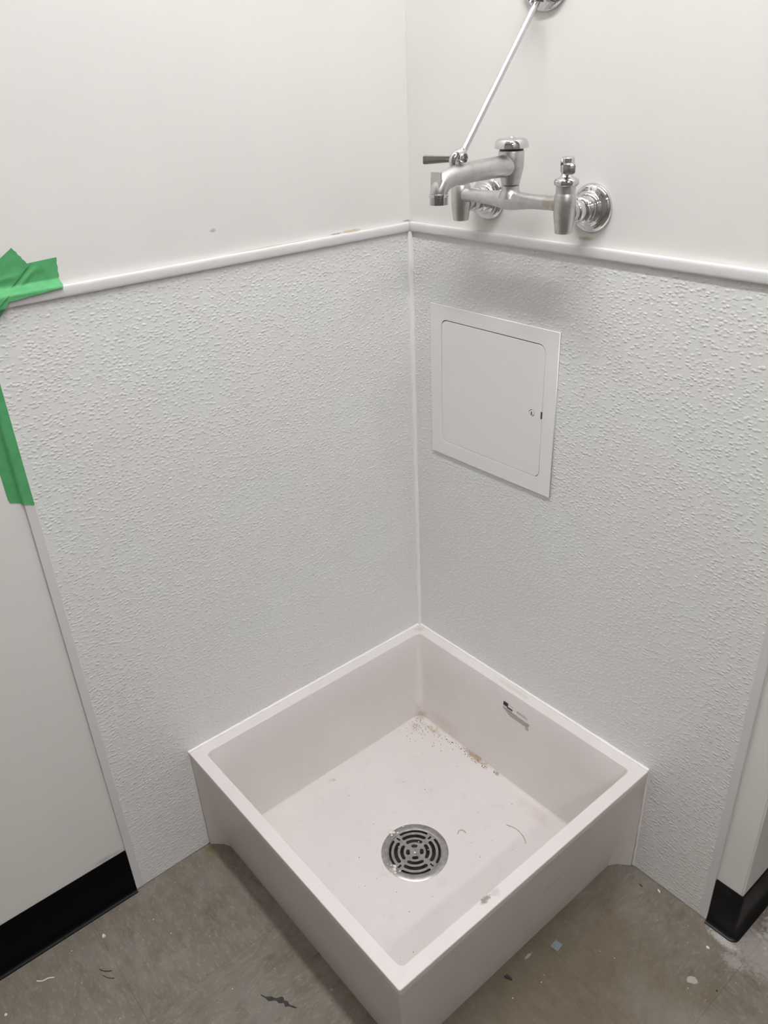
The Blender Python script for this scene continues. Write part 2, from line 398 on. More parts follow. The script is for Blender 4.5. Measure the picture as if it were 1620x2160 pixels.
b = bmesh.new(); add_box(b, SR-.0145, SR, -.0010, -WN-.0002, .0012, TT+.004, .0007); tag(build('edge_trim', b, M_TRIM, prt), 'smooth white edge strip')
b = bmesh.new(); pr = cap_profile(TT, TT+.0160)
add_prism(b, pr, 'x', .0003, SR, lambda u, v, w_: (w_ if w_ > .1 else max(w_, max(u, 0)+.0004), -u, v))
tag(build('cap_trim', b, M_TRIM, prt, True), 'smooth rounded white top trim')
# caulk: corner bead and the beads round the basin
b = bmesh.new(); rnd = random.Random(3)
pts = []; rr = []
for k in range(90):
    z = H+.002+(TT-.002-H)*k/89; pts.append((.0016+rnd.uniform(-.0003, .0003), -.0016+rnd.uniform(-.0003, .0003), z)); rr.append(.0050-.0010*k/89*0+rnd.uniform(-.0004, .0004)+.0012*(k/89)**2)
add_tube(b, pts, rr, 12); o = build('trim_1', b, M_CAULK, None, True); tag(o, 'white caulk bead up the corner between the panels', kind='structure')

# ------------------------------------------------------------------ mop basin
basin = thing('mop_sink', 'square white moulded floor mop sink with a round steel drain, standing in the corner', 'sink', (0, 0, 0))
GAP = .0012
def shear(x, y): return (x, y+x*math.tan(WA))
def side_ts(): return [0, .051, .15, .3, .45, .6, .75, .88, .97]
def loop_pts(kind, z, inset=0.0, r=.004):
    """one ring of points, four sides, same count in every ring so rings can be bridged"""
    x0, x1, y0, y1 = GAP+inset, WX-inset, -WY+inset, -GAP-inset
    N = 9; pts = []
    corners = [((x0, y1), 90), ((x0, y0), 180), ((x1, y0), 270), ((x1, y1), 0)]   # back, left, front, right
    for i in range(4):
        (cx, cy), a0 = corners[i]
        sx = 1 if cx == x0 else -1; sy = 1 if cy == y0 else -1
        ox, oy = cx+sx*r, cy+sy*r
        for k in range(7):
            a = math.radians(a0+90*k/6); pts.append((ox+r*math.cos(a), oy+r*math.sin(a)))
        (nx, ny), _ = corners[(i+1) % 4]
        for k in range(1, N):
            t_ = k/N
            ax, ay = pts[-1] if k == 1 else (qx, qy)
            if k == 1: qx, qy = pts[-1]
            nsx = 1 if nx == x0 else -1; nsy = 1 if ny == y0 else -1
            # first rounded point of the next corner
            a = math.radians(corners[(i+1) % 4][1]); ex, ey = nx+nsx*r+r*math.cos(a), ny+nsy*r+r*math.sin(a)
            pts.append((qx+(ex-qx)*t_, qy+(ey-qy)*t_))
    return [Vector((*shear(x, y), z)) for x, y in pts]
def taper(pts, z):
    """outer skirt: draws in towards the floor, but stays full width where it meets the walls"""
    f = (H-.013-z)/(H-.013); out = []
    for p in pts:
        x, y = p.x, p.y-p.x*math.tan(WA)
        lip = .0016 if z < H-.0132 else 0
        iy = (.0300*f+lip)*min(1, max(0, x)/(.0305)) if y < -.3 else 0
        ix = (.0320*f+lip)*min(1, max(0, -y)/(.0305)) if x > .3 else 0
        iy = (.0300*f+lip)*min(1, max(0, x)/.0305)*min(1, -y/WY)
        ix = (.0320*f+lip)*min(1, max(0, -y)/.0305)*min(1, x/WX)
        ny, nx = y+iy, x-ix
        out.append(Vector((*shear(nx, ny), z)))
    return out
bm = bmesh.new()
def outer(z, inset=0, r=.004): return loop_pts('o', z, inset, r)
# extra points beside the wall ends so that the skirt's fold sits there
def densify(pts):
    out = []
    n = len(pts)
    for i, p in enumerate(pts):
        out.append(p); q = pts[(i+1) % n]
        if (q-p).length > .03:
            ka = [.25, .5, .75]
            for t_ in ka: out.append(p.lerp(q, t_))
    return out
rings = [densify(taper(outer(H-.013), 0)), densify(taper(outer(H-.013), H*.5)), None, None]
base = densify(outer(H-.013))
rings = [taper(base, 0.0), taper(base, .08), taper(base, .16), taper(base, H-.0135)]
for p in rings[3]: p.z = H-.0135
rings.append([Vector((p.x, p.y, H-.0125)) for p in base])
def edge_ring(inset, z, r):
    # matching ring: densify by the same index pattern as base
    raw0 = outer(H-.013); raw = outer(z, inset, r); out = []; n = len(raw)
    for i in range(n):
        out.append(raw[i])
        if (raw0[(i+1) % n]-raw0[i]).length > .03:
            for t_ in (.25, .5, .75): out.append(raw[i].lerp(raw[(i+1) % n], t_))
    return out
rings.append(edge_ring(0, H-.0018, .004)); rings.append(edge_ring(.0006, H-.0005, .004)); rings.append(edge_ring(.0018, H, .004))
for ins, z, r in ((.0225, H, .009), (.0238, H-.0006, .009), (.0246, H-.002, .009), (.031, .2, .012), (.041, .1, .016), (.0475, .052, .018), (.0488, .0475, .018), (.0515, .0450, .018), (.12, .0425, .06)):
    rings.append(edge_ring(ins, z, r))
DC = Vector((.3240, -.3135, 0)); DR = .0660
last = rings[-1]; circ = []
for p in last:
    a = math.atan2(p.y-DC.y, p.x-DC.x); circ.append(a)
rings.append([Vector((DC.x+DR*1.25*math.cos(a), DC.y+DR*1.25*math.sin(a), .0372)) for a in circ])
rings.append([Vector((DC.x+(DR-.003)*math.cos(a), DC.y+(DR-.003)*math.sin(a), .0355)) for a in circ])
rings.append([Vector((DC.x+(DR-.003)*math.cos(a), DC.y+(DR-.003)*math.sin(a), .020)) for a in circ])
vr = [[bm.verts.new(p) for p in ring] for ring in rings]
for A, B in zip(vr, vr[1:]):
    for i in range(len(A)):
        try: bm.faces.new((A[i], A[(i+1) % len(A)], B[(i+1) % len(B)], B[i]))
        except ValueError: pass
o = build('basin_body', bm, M_BASIN, basin, True, angle=24)
# drain
DZ = .0351
D = Matrix.Translation((DC.x, DC.y, DZ))
b = bmesh.new(); R0 = .0672
add_lathe(b, [(R0, -.002), (R0, .0006), (R0-.0008, .0012), (R0*.815, .0013), (R0*.79, .0008), (R0*.785, -.004), (R0*.78, -.02), (R0*.74, -.030), (R0*.70, -.0345), (R0*.90, -.0345), (R0*.92, -.002), (R0, -.002)], D, 72, False)
tag(build('drain_flange', b, M_STEEL, basin, True), 'round steel drain ring')
b = bmesh.new(); add_lathe(b, [(0, -.0335), (R0*.76, -.0335), (R0*.76, -.0345), (0, -.0345)], D, 40, False); build('drain_bottom', b, M_DARK, basin)
holes = []
def arc_slot(r, hw, c, half):
    """slot centred on angle c (radians) at radius r with half-angle half and half-width hw, round ends"""
    pts = []
    n = max(4, int(half*r/.001)); n = min(n, 14)
    for k in range(n+1): a = c-half+2*half*k/n; pts.append(((r+hw)*math.cos(a), (r+hw)*math.sin(a)))
    ex, ey = r*math.cos(c+half), r*math.sin(c+half)
    for k in range(1, 6): t_ = c+half+math.pi*k/6; pts.append((ex+hw*math.cos(t_), ey+hw*math.sin(t_)))
    for k in range(n+1): a = c+half-2*half*k/n; pts.append(((r-hw)*math.cos(a), (r-hw)*math.sin(a)))
    ex, ey = r*math.cos(c-half), r*math.sin(c-half)
    for k in range(1, 6): t_ = c-half+math.pi+math.pi*k/6; pts.append((ex+hw*math.cos(t_), ey+hw*math.sin(t_)))
    return pts
vd = math.atan2(cr.y, cr.x)                      # the grate happens to sit square to the viewer
for q in range(4):
    c = vd+q*math.pi/2
    for r, hw, half in ((.205, .055, .20), (.385, .052, .53), (.565, .055, .56), (.735, .036, .56)):
        holes.append(arc_slot(r*R0, hw*R0, c, half))
    d = c+math.pi/4
    ux, uy = math.cos(d), math.sin(d); h = .028*R0; r0, r1 = .60*R0, .73*R0
    holes.append([(ux*r0-uy*h, uy*r0+ux*h), (ux*r1-uy*h, uy*r1+ux*h), (ux*r1+uy*h, uy*r1-ux*h), (ux*r0+uy*h, uy*r0-ux*h)])
circle = [(R0*.783*math.cos(2*math.pi*k/72), R0*.783*math.sin(2*math.pi*k/72)) for k in range(72)]
tag(plate('strainer_grate', [circle]+holes, .0020, .0002, M_STEEL, basin, Matrix.Translation((DC.x, DC.y, DZ-.0004))), 'slotted steel strainer grate')
b = bmesh.new(); add_lathe(b, [(0, .0014), (.0026, .0012), (.0036, .0003), (.0036, -.002)], Matrix.Translation((DC.x, DC.y, DZ+.0005)), 20, False); build('screw', b, M_STEEL, basin, True)
# white crumbs stuck to the drain ring
b = bmesh.new(); rnd = random.Random(5)
for a, r, s in ((2.0, .93, .0034), (2.05, 1.0, .0048), (1.9, .84, .0022), (2.12, .9, .003), (1.62, .97, .0022), (3.52, .78, .0042), (3.62, .86, .0050), (3.72, .92, .0026), (3.42, .84, .0030), (3.80, .80, .0022), (3.65, 1.0, .0018), (2.5, .5, .0015), (.9, .35, .0016), (-.2, .4, .0012), (3.3, .9, .0016)):
    a += vd-math.pi*.0+.28
    m4 = Matrix.Translation((DC.x+R0*r*math.cos(a), DC.y+R0*r*math.sin(a), DZ+.0022)) @ Matrix.Diagonal((s*rnd.uniform(.7, 1.2), s*rnd.uniform(.6, 1.1), s*.35, 1))
    v = bmesh.ops.create_icosphere(b, subdivisions=2, radius=1, matrix=m4)['verts']
    for q in v: q.co += noise.noise_vector(q.co*900)*s*.25
M_CRUMB = new_mat('white_crumb', srgb(226, 220, 216), .5)
o = build('caulk_crumbs', b, M_CRUMB, basin, True); o['kind'] = 'stuff'
# maker's print on the inside of the right-hand back wall
pr_s = lambda x, z: Vector((*shear(x, -(GAP+.0246+(.0068+.0)*(H-z)/(H-.2) if z > .2 else GAP+.031+.010*(.2-z)/.1)-.00035), z))
b = bmesh.new()
def quad(x0, x1, z0, z1, x0b=None, x1b=None):
    d = .00025
    A = [b.verts.new(pr_s(x, z)) for x, z in ((x0, z0), (x1, z0), (x1, z1), (x0, z1))]
    B = [b.verts.new(v.co+Vector((0, d, 0))) for v in A]
    b.faces.new(A); b.faces.new(B[::-1])
    for i in range(4): b.faces.new((A[i], A[(i+1) % 4], B[(i+1) % 4], B[i]))
quad(.2905, .3030, .2235, .2325); quad(.3010, .3162, .2212, .2240)
tag(build('label_mark', b, M_BLACK, basin), 'black printed square and bar of the maker\'s mark')
b = bmesh.new(); rnd = random.Random(8)
quad(.3165, .3168, .2240, .2305); quad(.3030, .3168, .2300, .2303)
def text_row(x0, x1, z, h):
    x = x0
    while x < x1:
        wd = rnd.uniform(.0008, .0032); quad(x, min(x+wd, x1), z, z+h); x += wd+.0005
text_row(.3275, .3510, .2275, .0011); text_row(.3275, .3565, .2250, .0011)
for k in range(3): text_row(.2912, .3150+.015*k, .2185-.0021*k, .0010)
for k in range(6): text_row(.2912+.004*k, .3625-.0005*k, .2150-.0019*k, .0010)
for k in range(3): text_row(.3540, .3625, .2030-.0022*k, .0011)
tag(build('label_print', b, M_GREY, basin), 'fine grey printed text of the maker\'s label')
# caulk round the basin
b = bmesh.new(); rnd = random.Random(4)
def bead(p0, p1, r, seg=60, jit=.0003):
    pts = []; rr = []
    for k in range(seg+1):
        p = Vector(p0).lerp(Vector(p1), k/seg); pts.append(p+Vector((rnd.uniform(-jit, jit), rnd.uniform(-jit, jit), rnd.uniform(-jit, jit)))); rr.append(r*rnd.uniform(.88, 1.12))
    add_tube(b, pts, rr, 10)
bead((.0006, -.0006, H+.0003), (.0006, -WY-.001, H+.0003), .0036)
bead((.0006, -.0006, H+.0003), (WX, WX*math.tan(WA)-.0006, H+.0003), .0034)
bead((.0002, -WY+.0005, H), (.0002, -WY+.0012, .004), .0017, 24)
bead((WX-.0012, WX*math.tan(WA)-.0002, H), (WX-.0012, WX*math.tan(WA)-.0002, .003), .0024, 24, .0004)
o = build('trim_2', b, M_CAULK, None, True); tag(o, 'white caulk bead where the mop sink meets the wall panels', kind='structure')
# dirt in the basin
b = bmesh.new(); rnd = random.Random(11)
def speck(x, y, z, s, fl=.5):
    v = bmesh.ops.create_icosphere(b, subdivisions=1, radius=1, matrix=Matrix.Translation((x, y, z)) @ Matrix.Rotation(rnd.uniform(0, 3), 4, 'Z') @ Matrix.Diagonal((s*rnd.uniform(.6, 1.5), s*rnd.uniform(.5, 1), s*fl, 1)))
def fz(x, y):
    d = min(x, -y, WX-x, WY+y); e = math.hypot(x-DC.x, y-DC.y)
    return .0450-.0025*min(1, max(0, (d-.0515)/.07))-(.005*max(0, min(1, (.2-e)/.13)))
for i in range(120):
    x = .056+abs(rnd.gauss(0, .055)); y = -.062-abs(rnd.gauss(0, .028)); speck(x, y, fz(x, y)+.0006, rnd.uniform(.0004, .0012))
for i in range(70):
    x = rnd.uniform(.07, .55); y = -rnd.uniform(.07, .55)
    if math.hypot(x-DC.x, y-DC.y) > .075: speck(x, y, fz(x, y)+.0004, rnd.uniform(.0004, .0011))
for i in range(60):
    x = rnd.gauss(.235, .04); y = -.054-abs(rnd.gauss(0, .006)); speck(x, y, fz(x, y)+.001, rnd.uniform(.0005, .0017))
M_DIRT = new_mat('brown_dirt', srgb(118, 104, 88), .9)
o = build('dirt_specks', b, M_DIRT, basin); o['kind'] = 'stuff'; o['label'] = 'scattered brown dirt specks on the sink floor'
M_HAIR = new_mat('fibre', srgb(166, 156, 150), .7)
for lab, pts, r in (('curved grey hair on the sink floor, right of the drain', [(.405, -.135), (.425, -.128), (.447, -.131), (.462, -.140)], .0005), ('short curled hair on the sink floor just above the drain', [(.352, -.222), (.349, -.214), (.354, -.208), (.362, -.208)], .0006)):
    b = bmesh.new(); s_ = spline([(x, y, fz(x, y)+.0009) for x, y in pts], 6); add_tube(b, s_, r, 6)
    tag(build('hair', b, M_HAIR), lab, 'hair')

# ------------------------------------------------------------------ access door
AX, AZ = .2048, .87585
ad = thing('access_door', 'square white steel access door with rounded inner door, set in the right wall panel', 'access panel', frR(AX, 0, AZ), WA)
MF = Matrix.Rotation(math.radians(90), 4, 'X')         # curve plane x,y -> local x,z, facing out (-y)
def MA(n): return Matrix.Translation((0, -n, 0)) @ MF
fo = [(-.1492, -.1480), (.1492, -.1480), (.1492, .1480), (-.1492, .1480)]
dx0, dx1, dz0, dz1 = .0848-AX, .3272-AX, .7580-AZ, .9968-AZ
plate('frame', [fo, rrect(dx0-.0011, dx1+.0009, dz0-.0009, dz1+.0016, .0135)], .0030, .0004, M_DOOR, ad, MA(.0024))
lk = (.3047-AX, .8747-AZ)
circ = [(lk[0]+.0062*math.cos(k*math.pi/14), lk[1]+.0062*math.sin(k*math.pi/14)) for k in range(28)]
notch = [(dx1-.0022, .8763-AZ-.0065), (dx1+.0001, .8763-AZ-.0065), (dx1+.0001, .8763-AZ+.0065), (dx1-.0022, .8763-AZ+.0065)]
dr = rrect(dx0, dx1, dz0, dz1, .013)
door = plate('door', [dr, circ], .0026, .0003, M_DOOR, ad, MA(.0022))
b = bmesh.new(); add_box(b, -.146, .146, -.0006, -.0001, -.145, .145); build('gap_shade_sheet', b, M_DARK, ad)  # dark sheet that puts the shade of the door gap into colour
b = bmesh.new(); LM = Matrix.Translation((lk[0], -.0030, lk[1])) @ MF
add_lathe(b, [(.0050, -.0025), (.0050, 0), (.0045, .0004), (0, .0004)], LM, 28, False)
lock = build('lock', b, M_DOOR, door, True); tag(lock, 'round keyed cam lock')
b = bmesh.new(); add_box(b, lk[0]-.0009, lk[0]+.0009, -.0038, -.0033, lk[1]-.0032, lk[1]+.0032); build('keyway', b, M_BLACK, lock)
b = bmesh.new(); add_box(b, dx1-.0022, dx1+.0006, -.0041, -.0020, .8763-AZ-.0065, .8763-AZ+.0060); tag(build('latch_tab', b, new_mat('latch_dark', (.06, .055, .05, 1), .5), ad), 'dark latch slot at the door edge')

# ------------------------------------------------------------------ faucet
S0, Z0, NV = .2895, 1.2135, .0595
fa = thing('service_sink_faucet', 'wall-mounted rough chrome two-lever service faucet with threaded spout, above the mop sink', 'faucet', frR(S0, 0, Z0), WA)
def L(s, n, z): return Vector((s-S0, -n, z-Z0))
AX_N = Matrix.Rotation(math.radians(90), 4, 'X')       # lathe axis -> out of the wall
SL, SRV = .1880, .3910
# crossbar body with the centre hub
b = bmesh.new(); prof = []
for s in [SL+.004+(SRV-SL-.008)*k/40 for k in range(41)]:
    u = (s-S0)/.0975; bulge = math.exp(-(u/.30)**2); fl = max(0, abs(u)-.80)/.2
    prof.append((L(s, NV, 1.2245-.0006*bulge+.0010*abs(u)), .0098+.0040*bulge+.0030*fl**1.5))
add_tube(b, [p for p, r in prof], [r for p, r in prof], 32)
add_lathe(b, spline([(.0175, 1.2275-Z0), (.0155, 1.2335-Z0), (.0133, 1.2385-Z0), (.0130, 1.2440-Z0)], 4), Matrix.Translation((0, -NV, 0)), 36)
tag(build('crossbar', b, M_ROUGH, fa, True), 'rough cast chrome crossbar, stained at its right end')
# spout with vacuum breaker body
b = bmesh.new()
add_lathe(b, [(.0120, 1.2452-Z0), (.0132, 1.2458-Z0), (.0139, 1.250-Z0), (.0160, 1.258-Z0), (.0182, 1.267-Z0), (.0187, 1.275-Z0), (.0188, 1.2895-Z0), (.0180, 1.2912-Z0)], Matrix.Translation((0, -NV, 0)), 44)
path = spline([(0, NV+.004, 1.2715, .0158), (0, NV+.018, 1.2717, .0152), (0, NV+.030, 1.2715, .0145), (0, .120, 1.2710, .0140), (0, .151, 1.2700, .0135), (0, .174, 1.2690, .0131), (0, .189, 1.2655, .0128), (0, .1990, 1.2605, .0126), (0, .2045, 1.2535, .0122), (0, .2058, 1.2475, .0120)], 6)
add_tube(b, [L(S0, p[1], p[2]) for p in path], [p[3] for p in path], 32)
# pail hook cast on the nose of the spout
hk = [(.2040, 1.2490), (.2060, 1.2600), (.2085, 1.2765), (.2112, 1.2765), (.2125, 1.2600), (.2150, 1.2480), (.2060, 1.2460)]
A = []
for sgn in (-1, 1): A.append([b.verts.new(L(S0+sgn*(.0070 if z < 1.25 else .0090), n, z)) for n, z in hk])
for i in range(len(hk)): b.faces.new((A[0][i], A[0][(i+1) % len(hk)], A[1][(i+1) % len(hk)], A[1][i]))
b.faces.new(A[0]); b.faces.new(A[1])
sp = tag(build('spout', b, M_ROUGH, fa, True, angle=50), 'rough cast chrome spout bent down at its nose')
b = bmesh.new(); add_lathe(b, [(.0118, .0085), (.0132, .0080), (.0136, .0060), (.0130, .0042)], Matrix.Translation(L(S0, .2058, 1.2405)), 36, False)
pr = [(.0130, .0042)]
z = .0040
for k in range(5): pr += [(.0134, z), (.0120, z-.0008), (.0120, z-.0011), (.0134, z-.0018)]; z -= .0019
pr += [(.0124, z-.0004), (.0104, z-.0006), (.0100, z+.006), (0, z+.006)]
add_lathe(b, pr, Matrix.Translation(L(S0, .2058, 1.2405)), 36, False)
tag(build('hose_thread', b, M_CHROME, sp, True, angle=30), 'ribbed threaded hose end')
b = bmesh.new(); add_lathe(b, [(.0170, 1.2912-Z0), (.0170, 1.2955-Z0), (0, 1.2955-Z0)], Matrix.Translation((0, -NV, 0)), 40, False)
add_lathe(b, [(.0240, .2955), (.0247, .2955)], Matrix(), 3, False) if False else None
build('breaker_gap', b, M_BLACK, sp, True)
b = bmesh.new(); add_lathe(b, [(.0170, 1.2965-Z0), (.0238, 1.2945-Z0), (.0247, 1.2950-Z0), (.0246, 1.2970-Z0), (.0238, 1.3010-Z0), (.0222, 1.3050-Z0), (.0195, 1.3070-Z0), (.0150, 1.3076-Z0), (.0040, 1.3082-Z0), (.0034, 1.3094-Z0), (.0024, 1.3102-Z0), (0, 1.3104-Z0)], Matrix.Translation((0, -NV, 0)), 48, False)
tag(build('breaker_cap', b, M_CHROME, sp, True), 'polished round vacuum breaker cap')
# valves, handles, flanges: right one then a copy of each on the left
def valve(S, ang, side):
    T_ = Matrix.Translation((S-S0, -NV, 0)); zz = lambda z: z-Z0
    b = bmesh.new()
    add_lathe(b, [(0, zz(1.1868)), (.0085, zz(1.1864)), (.0114, zz(1.1868)), (.0121, zz(1.1880)), (.0142, zz(1.203)), (.0153, zz(1.214)), (.0156, zz(1.226)), (.0153, zz(1.2375)), (.0140, zz(1.2395)), (.0138, zz(1.2405)), (.0138, zz(1.2500))], T_, 44, True)
    add_lathe(b, [(.0128, .010), (.0128, .030)], Matrix.Translation((S-S0, -NV+.040, 1.2130-Z0)) @ AX_N, 32)
    v = tag(build('valve_body', b, M_ROUGH, fa, True), 'rough cast chrome %s valve body' % side)
    b = bmesh.new()
    add_lathe(b, [(.0150, zz(1.2498)), (.0166, zz(1.2508)), (.0174, zz(1.2530)), (.0173, zz(1.2562)), (.0158, zz(1.2586)), (.0110, zz(1.2606)), (.0086, zz(1.2622)), (.0070, zz(1.2660))], T_, 40, True)
    build('bonnet', b, M_CHROME, v, True)
    # lever handle
    b = bmesh.new()
    add_lathe(b, [(.0070, zz(1.2655)), (.0092, zz(1.2680)), (.0098, zz(1.2780)), (.0094, zz(1.2848)), (.0072, zz(1.2868)), (.0030, zz(1.2874)), (0, zz(1.2875))], T_, 32, True)
    R_ = Matrix.Translation((S-S0, -NV, zz(1.2775))) @ Matrix.Rotation(ang, 4, 'Z')
    secs = [(0, .0050, .0052), (.010, .0048, .0050), (.022, .0056, .0050), (.040, .0070, .0060), (.0555, .0084, .0069), (.0580, .0080, .0064), (.0592, .0062, .0048)]
    rg = []
    for x, wy, wz in secs:
        ring = []
        for k in range(20):
            a = 2*math.pi*k/20+math.pi/20; cx, cy = math.cos(a), math.sin(a)
            p = 4.5; q = (abs(cx)**p+abs(cy)**p)**(-1/p)
            ring.append(b.verts.new(R_ @ Vector((x, cx*q*wy, cy*q*wz-.0010))))
        rg.append(ring)
    for A_, B_ in zip(rg, rg[1:]):
        for k in range(20): b.faces.new((A_[k], A_[(k+1) % 20], B_[(k+1) % 20], B_[k]))
    b.faces.new(rg[0]); b.faces.new(rg[-1])
    tag(build('handle', b, M_CHROME, v, True), 'polished %s lever handle' % side)
    # wall flange and shank
    FM = Matrix.Translation((S-S0, 0, 1.2130-Z0)) @ AX_N
    b = bmesh.new(); n0 = WN+.0002
    add_lathe(b, [(.0340, n0), (.0345, n0+.0012), (.0340, n0+.0030), (.0318, n0+.0062), (.0290, n0+.0085), (.0262, n0+.0092), (.0240, n0+.0100), (.0222, n0+.0125), (.0212, n0+.0150), (.0190, n0+.0158), (.0100, n0+.0158)], FM, 56, False)
    fl_ = tag(build('wall_flange', b, M_CHROME, fa, True, angle=60), 'polished round %s wall flange' % side)
    b = bmesh.new()
    add_lathe(b, [(.0165, n0+.014), (.0188, n0+.016), (.0190, n0+.0205), (.0176, n0+.0225), (.0168, n0+.0235), (.0182, n0+.0255), (.0182, n0+.0300), (.0165, n0+.0320), (.0148, n0+.0330), (.0152, n0+.0350), (.0152, n0+.0430), (.0138, n0+.0450), (.0128, n0+.0455)], FM, 44, False)
    build('shank', b, M_CHROME, fl_, True, angle=35)
valve(SRV, math.radians(-50), 'right'); valve(SL, math.radians(-142), 'left')

# ------------------------------------------------------------------ wall brace rod
BS, BZ = .2885, 1.5060
br = thing('wall_brace', 'thin steel brace rod sloping from a round wall flange down to the faucet spout', 'brace', frR(BS, 0, BZ), WA)
def LB(s, n, z): return Vector((s-BS, -n, z-BZ))
b = bmesh.new(); n0 = WN+.0002
add_lathe(b, [(.0440, n0), (.0446, n0+.0015), (.0440, n0+.0035), (.0410, n0+.0065), (.0330, n0+.0090), (.0220, n0+.0105), (.0180, n0+.0150), (.0110, n0+.0165), (0, n0+.017)], AX_N, 56, False)
fl_ = tag(build('wall_flange', b, M_CHROME, br, True, angle=60), 'polished round wall flange, cut by the top of the picture')
b = bmesh.new()
for k in (-1, 1): add_box(b, k*.0055-.0013, k*.0055+.0013, -.028, -.010, -.034, .004, .0006)
build('clevis', b, M_CHROME, br)
top_, low_ = LB(S0, .0130, 1.4780), LB(S0, .1590, 1.2975)
b = bmesh.new(); add_tube(b, [top_, top_.lerp(low_, .5), low_], .0044, 20)
tag(build('rod', b, M_ROD, br, True), 'straight satin steel rod')
b = bmesh.new()
eye = spline([(S0, .1570, 1.3000), (S0-.001, .1620, 1.2965), (S0-.002, .1700, 1.2935), (S0-.003, .1745, 1.2880), (S0-.003, .1745, 1.2810)], 6)
add_tube(b, [LB(*p) for p in eye], [.0050+.0014*math.sin(math.pi*i/(len(eye)-1)) for i in range(len(eye))], 20)
add_lathe(b, [(0, -.0088), (.0058, -.0088), (.0064, -.0080), (.0064, .0080), (.0058, .0088), (0, .0088)], Matrix.Translation(LB(S0, .1640, 1.2905)) @ Matrix.Rotation(math.radians(90), 4, 'Y'), 24, False)
tag(build('spout_hook', b, M_CHROME, br, True), 'polished eye clamped on the spout')

# ------------------------------------------------------------------ green tape on the left
def hgt(y, z):
    """height of what the tape lies on: wall, panel, edge strip or top trim"""
    def ss(a, b_, x): x = max(0, min(1, (x-a)/(b_-a))); return x*x*(3-2*x)
    panel = ss(-.7680, -.7635, y)
    top = 1-ss(1.1590, 1.1700, z)
    body = WN+(.0010-WN)*panel*top
    cap = ss(1.136, 1.146, z)*top*panel
    return body+.0066*cap
def tape(label, corners, nu, nv, lift, seed, jag=.0008, wrinkle=None):
    """corners: (y, z) for p00, p10, p11, p01; u runs along the strip"""
    b = bmesh.new(); rnd = random.Random(seed); P = [Vector(c) for c in corners]; grid = []
    for i in range(nu+1):
        u = i/nu; row = []
        for j in range(nv+1):
            v = j/nv
            p = P[0].lerp(P[1], u).lerp(P[3].lerp(P[2], u), v)
            if i in (0, nu): p = p+Vector((jag*math.sin(v*23+seed)+jag*rnd.uniform(-.4, .4), jag*rnd.uniform(-.6, .6)))
            h = hgt(p.x, p.y)+lift+(wrinkle(p.x, p.y) if wrinkle else 0)
            row.append((h, p.x, p.y))
        grid.append(row)
    F = [[b.verts.new(q) for q in row] for row in grid]
    B = [[b.verts.new((q[0]-.00025, q[1], q[2])) for q in row] for row in grid]
    for i in range(nu):
        for j in range(nv):
            b.faces.new((F[i][j], F[i+1][j], F[i+1][j+1], F[i][j+1])); b.faces.new((B[i][j], B[i][j+1], B[i+1][j+1], B[i+1][j]))
    rim = [(i, 0) for i in range(nu)]+[(nu, j) for j in range(nv)]+[(i, nv) for i in range(nu, 0, -1)]+[(0, j) for j in range(nv, 0, -1)]
    for (a, c), (d, e) in zip(rim, rim[1:]+rim[:1]): b.faces.new((F[a][c], B[a][c], B[d][e], F[d][e]))
    return tag(build('masking_tape', b, M_TAPE, None, True, angle=60), label, 'tape', None)
def ridge(p0, p1, hh, wd):
    a, c = Vector(p0), Vector(p1); d = (c-a).normalized(); Ln = (c-a).length
    def f(y, z):
        q = Vector((y, z))-a; t_ = q.dot(d)
        if t_ < -wd or t_ > Ln+wd: return 0
        e = abs(q.x*d.y-q.y*d.x); k = max(0, min(1, t_/Ln)); return hh*math.exp(-(e/wd)**2)*math.sin(math.pi*max(.05, min(.95, k)))**.5
    return f
w1 = ridge((-.700, 1.160), (-.668, 1.187), .0022, .0022)
w3 = ridge((-.76, 1.174), (-.69, 1.182), .0014, .003)
tape('vertical strip of green tape folded over the left edge of the pebbled panel', [(-.7820, .8740), (-.7845, 1.1500), (-.7500, 1.1500), (-.7500, .8610)], 70, 16, .0006, 2)
tape('wrinkled horizontal strip of green tape lying along the top trim', [(-.8300, 1.1430), (-.6390, 1.1585), (-.6355, 1.1965), (-.8300, 1.1870)], 60, 26, .0012, 5, .0004, lambda y, z: w1(y, z)+.0007*max(0, noise.noise(Vector((y*60, z*90, 0)))))
tape('green tape end pointing up, crossing over the horizontal strip', [(-.7500, 1.1290), (-.6736, 1.1922), (-.6899, 1.2171), (-.7750, 1.1640)], 40, 20, .0026, 9, .0005, lambda y, z: w3(y, z)+.0006*max(0, noise.noise(Vector((y*70, z*70, 3)))))
tape('short green tape tail curling down over the top corner of the pebbled panel', [(-.7100, 1.1570), (-.7280, 1.1340), (-.7560, 1.1180), (-.7500, 1.1600)], 24, 14, .0018, 12, .0010)

# ------------------------------------------------------------------ bits on the floor
def chip(name, label, cat, x, y, sx, sy, h, rot, mat, seed=1, n=9, flat=True):
    b = bmesh.new(); rnd = random.Random(seed); P = []
    for k in range(n):
        a = 2*math.pi*k/n; r = rnd.uniform(.7, 1.1); P.append((sx*r*math.cos(a), sy*r*math.sin(a)))
    add_prism(b, P, 'z', 0.0002, h)
    tp = [v for v in b.verts if v.co.z > .0003]
    for v in tp: v.co.x *= .8; v.co.y *= .8; v.co.z *= rnd.uniform(.7, 1.1)
    o = build(name, b, mat); o.location = (x, y, 0); o.rotation_euler = (0, 0, rot); return tag(o, label, cat)
M_CHIPW = new_mat('white_plaster_chip', srgb(225, 220, 214), .7)
M_BITD = new_mat('dark_scrap', (.03, .026, .03, 1), .5)
M_TWIG = new_mat('brown_fibre', srgb(82, 64, 46), .8)
M_FILM = new_mat('blue_grey_plastic', srgb(128, 140, 146), .12, 0, .6)
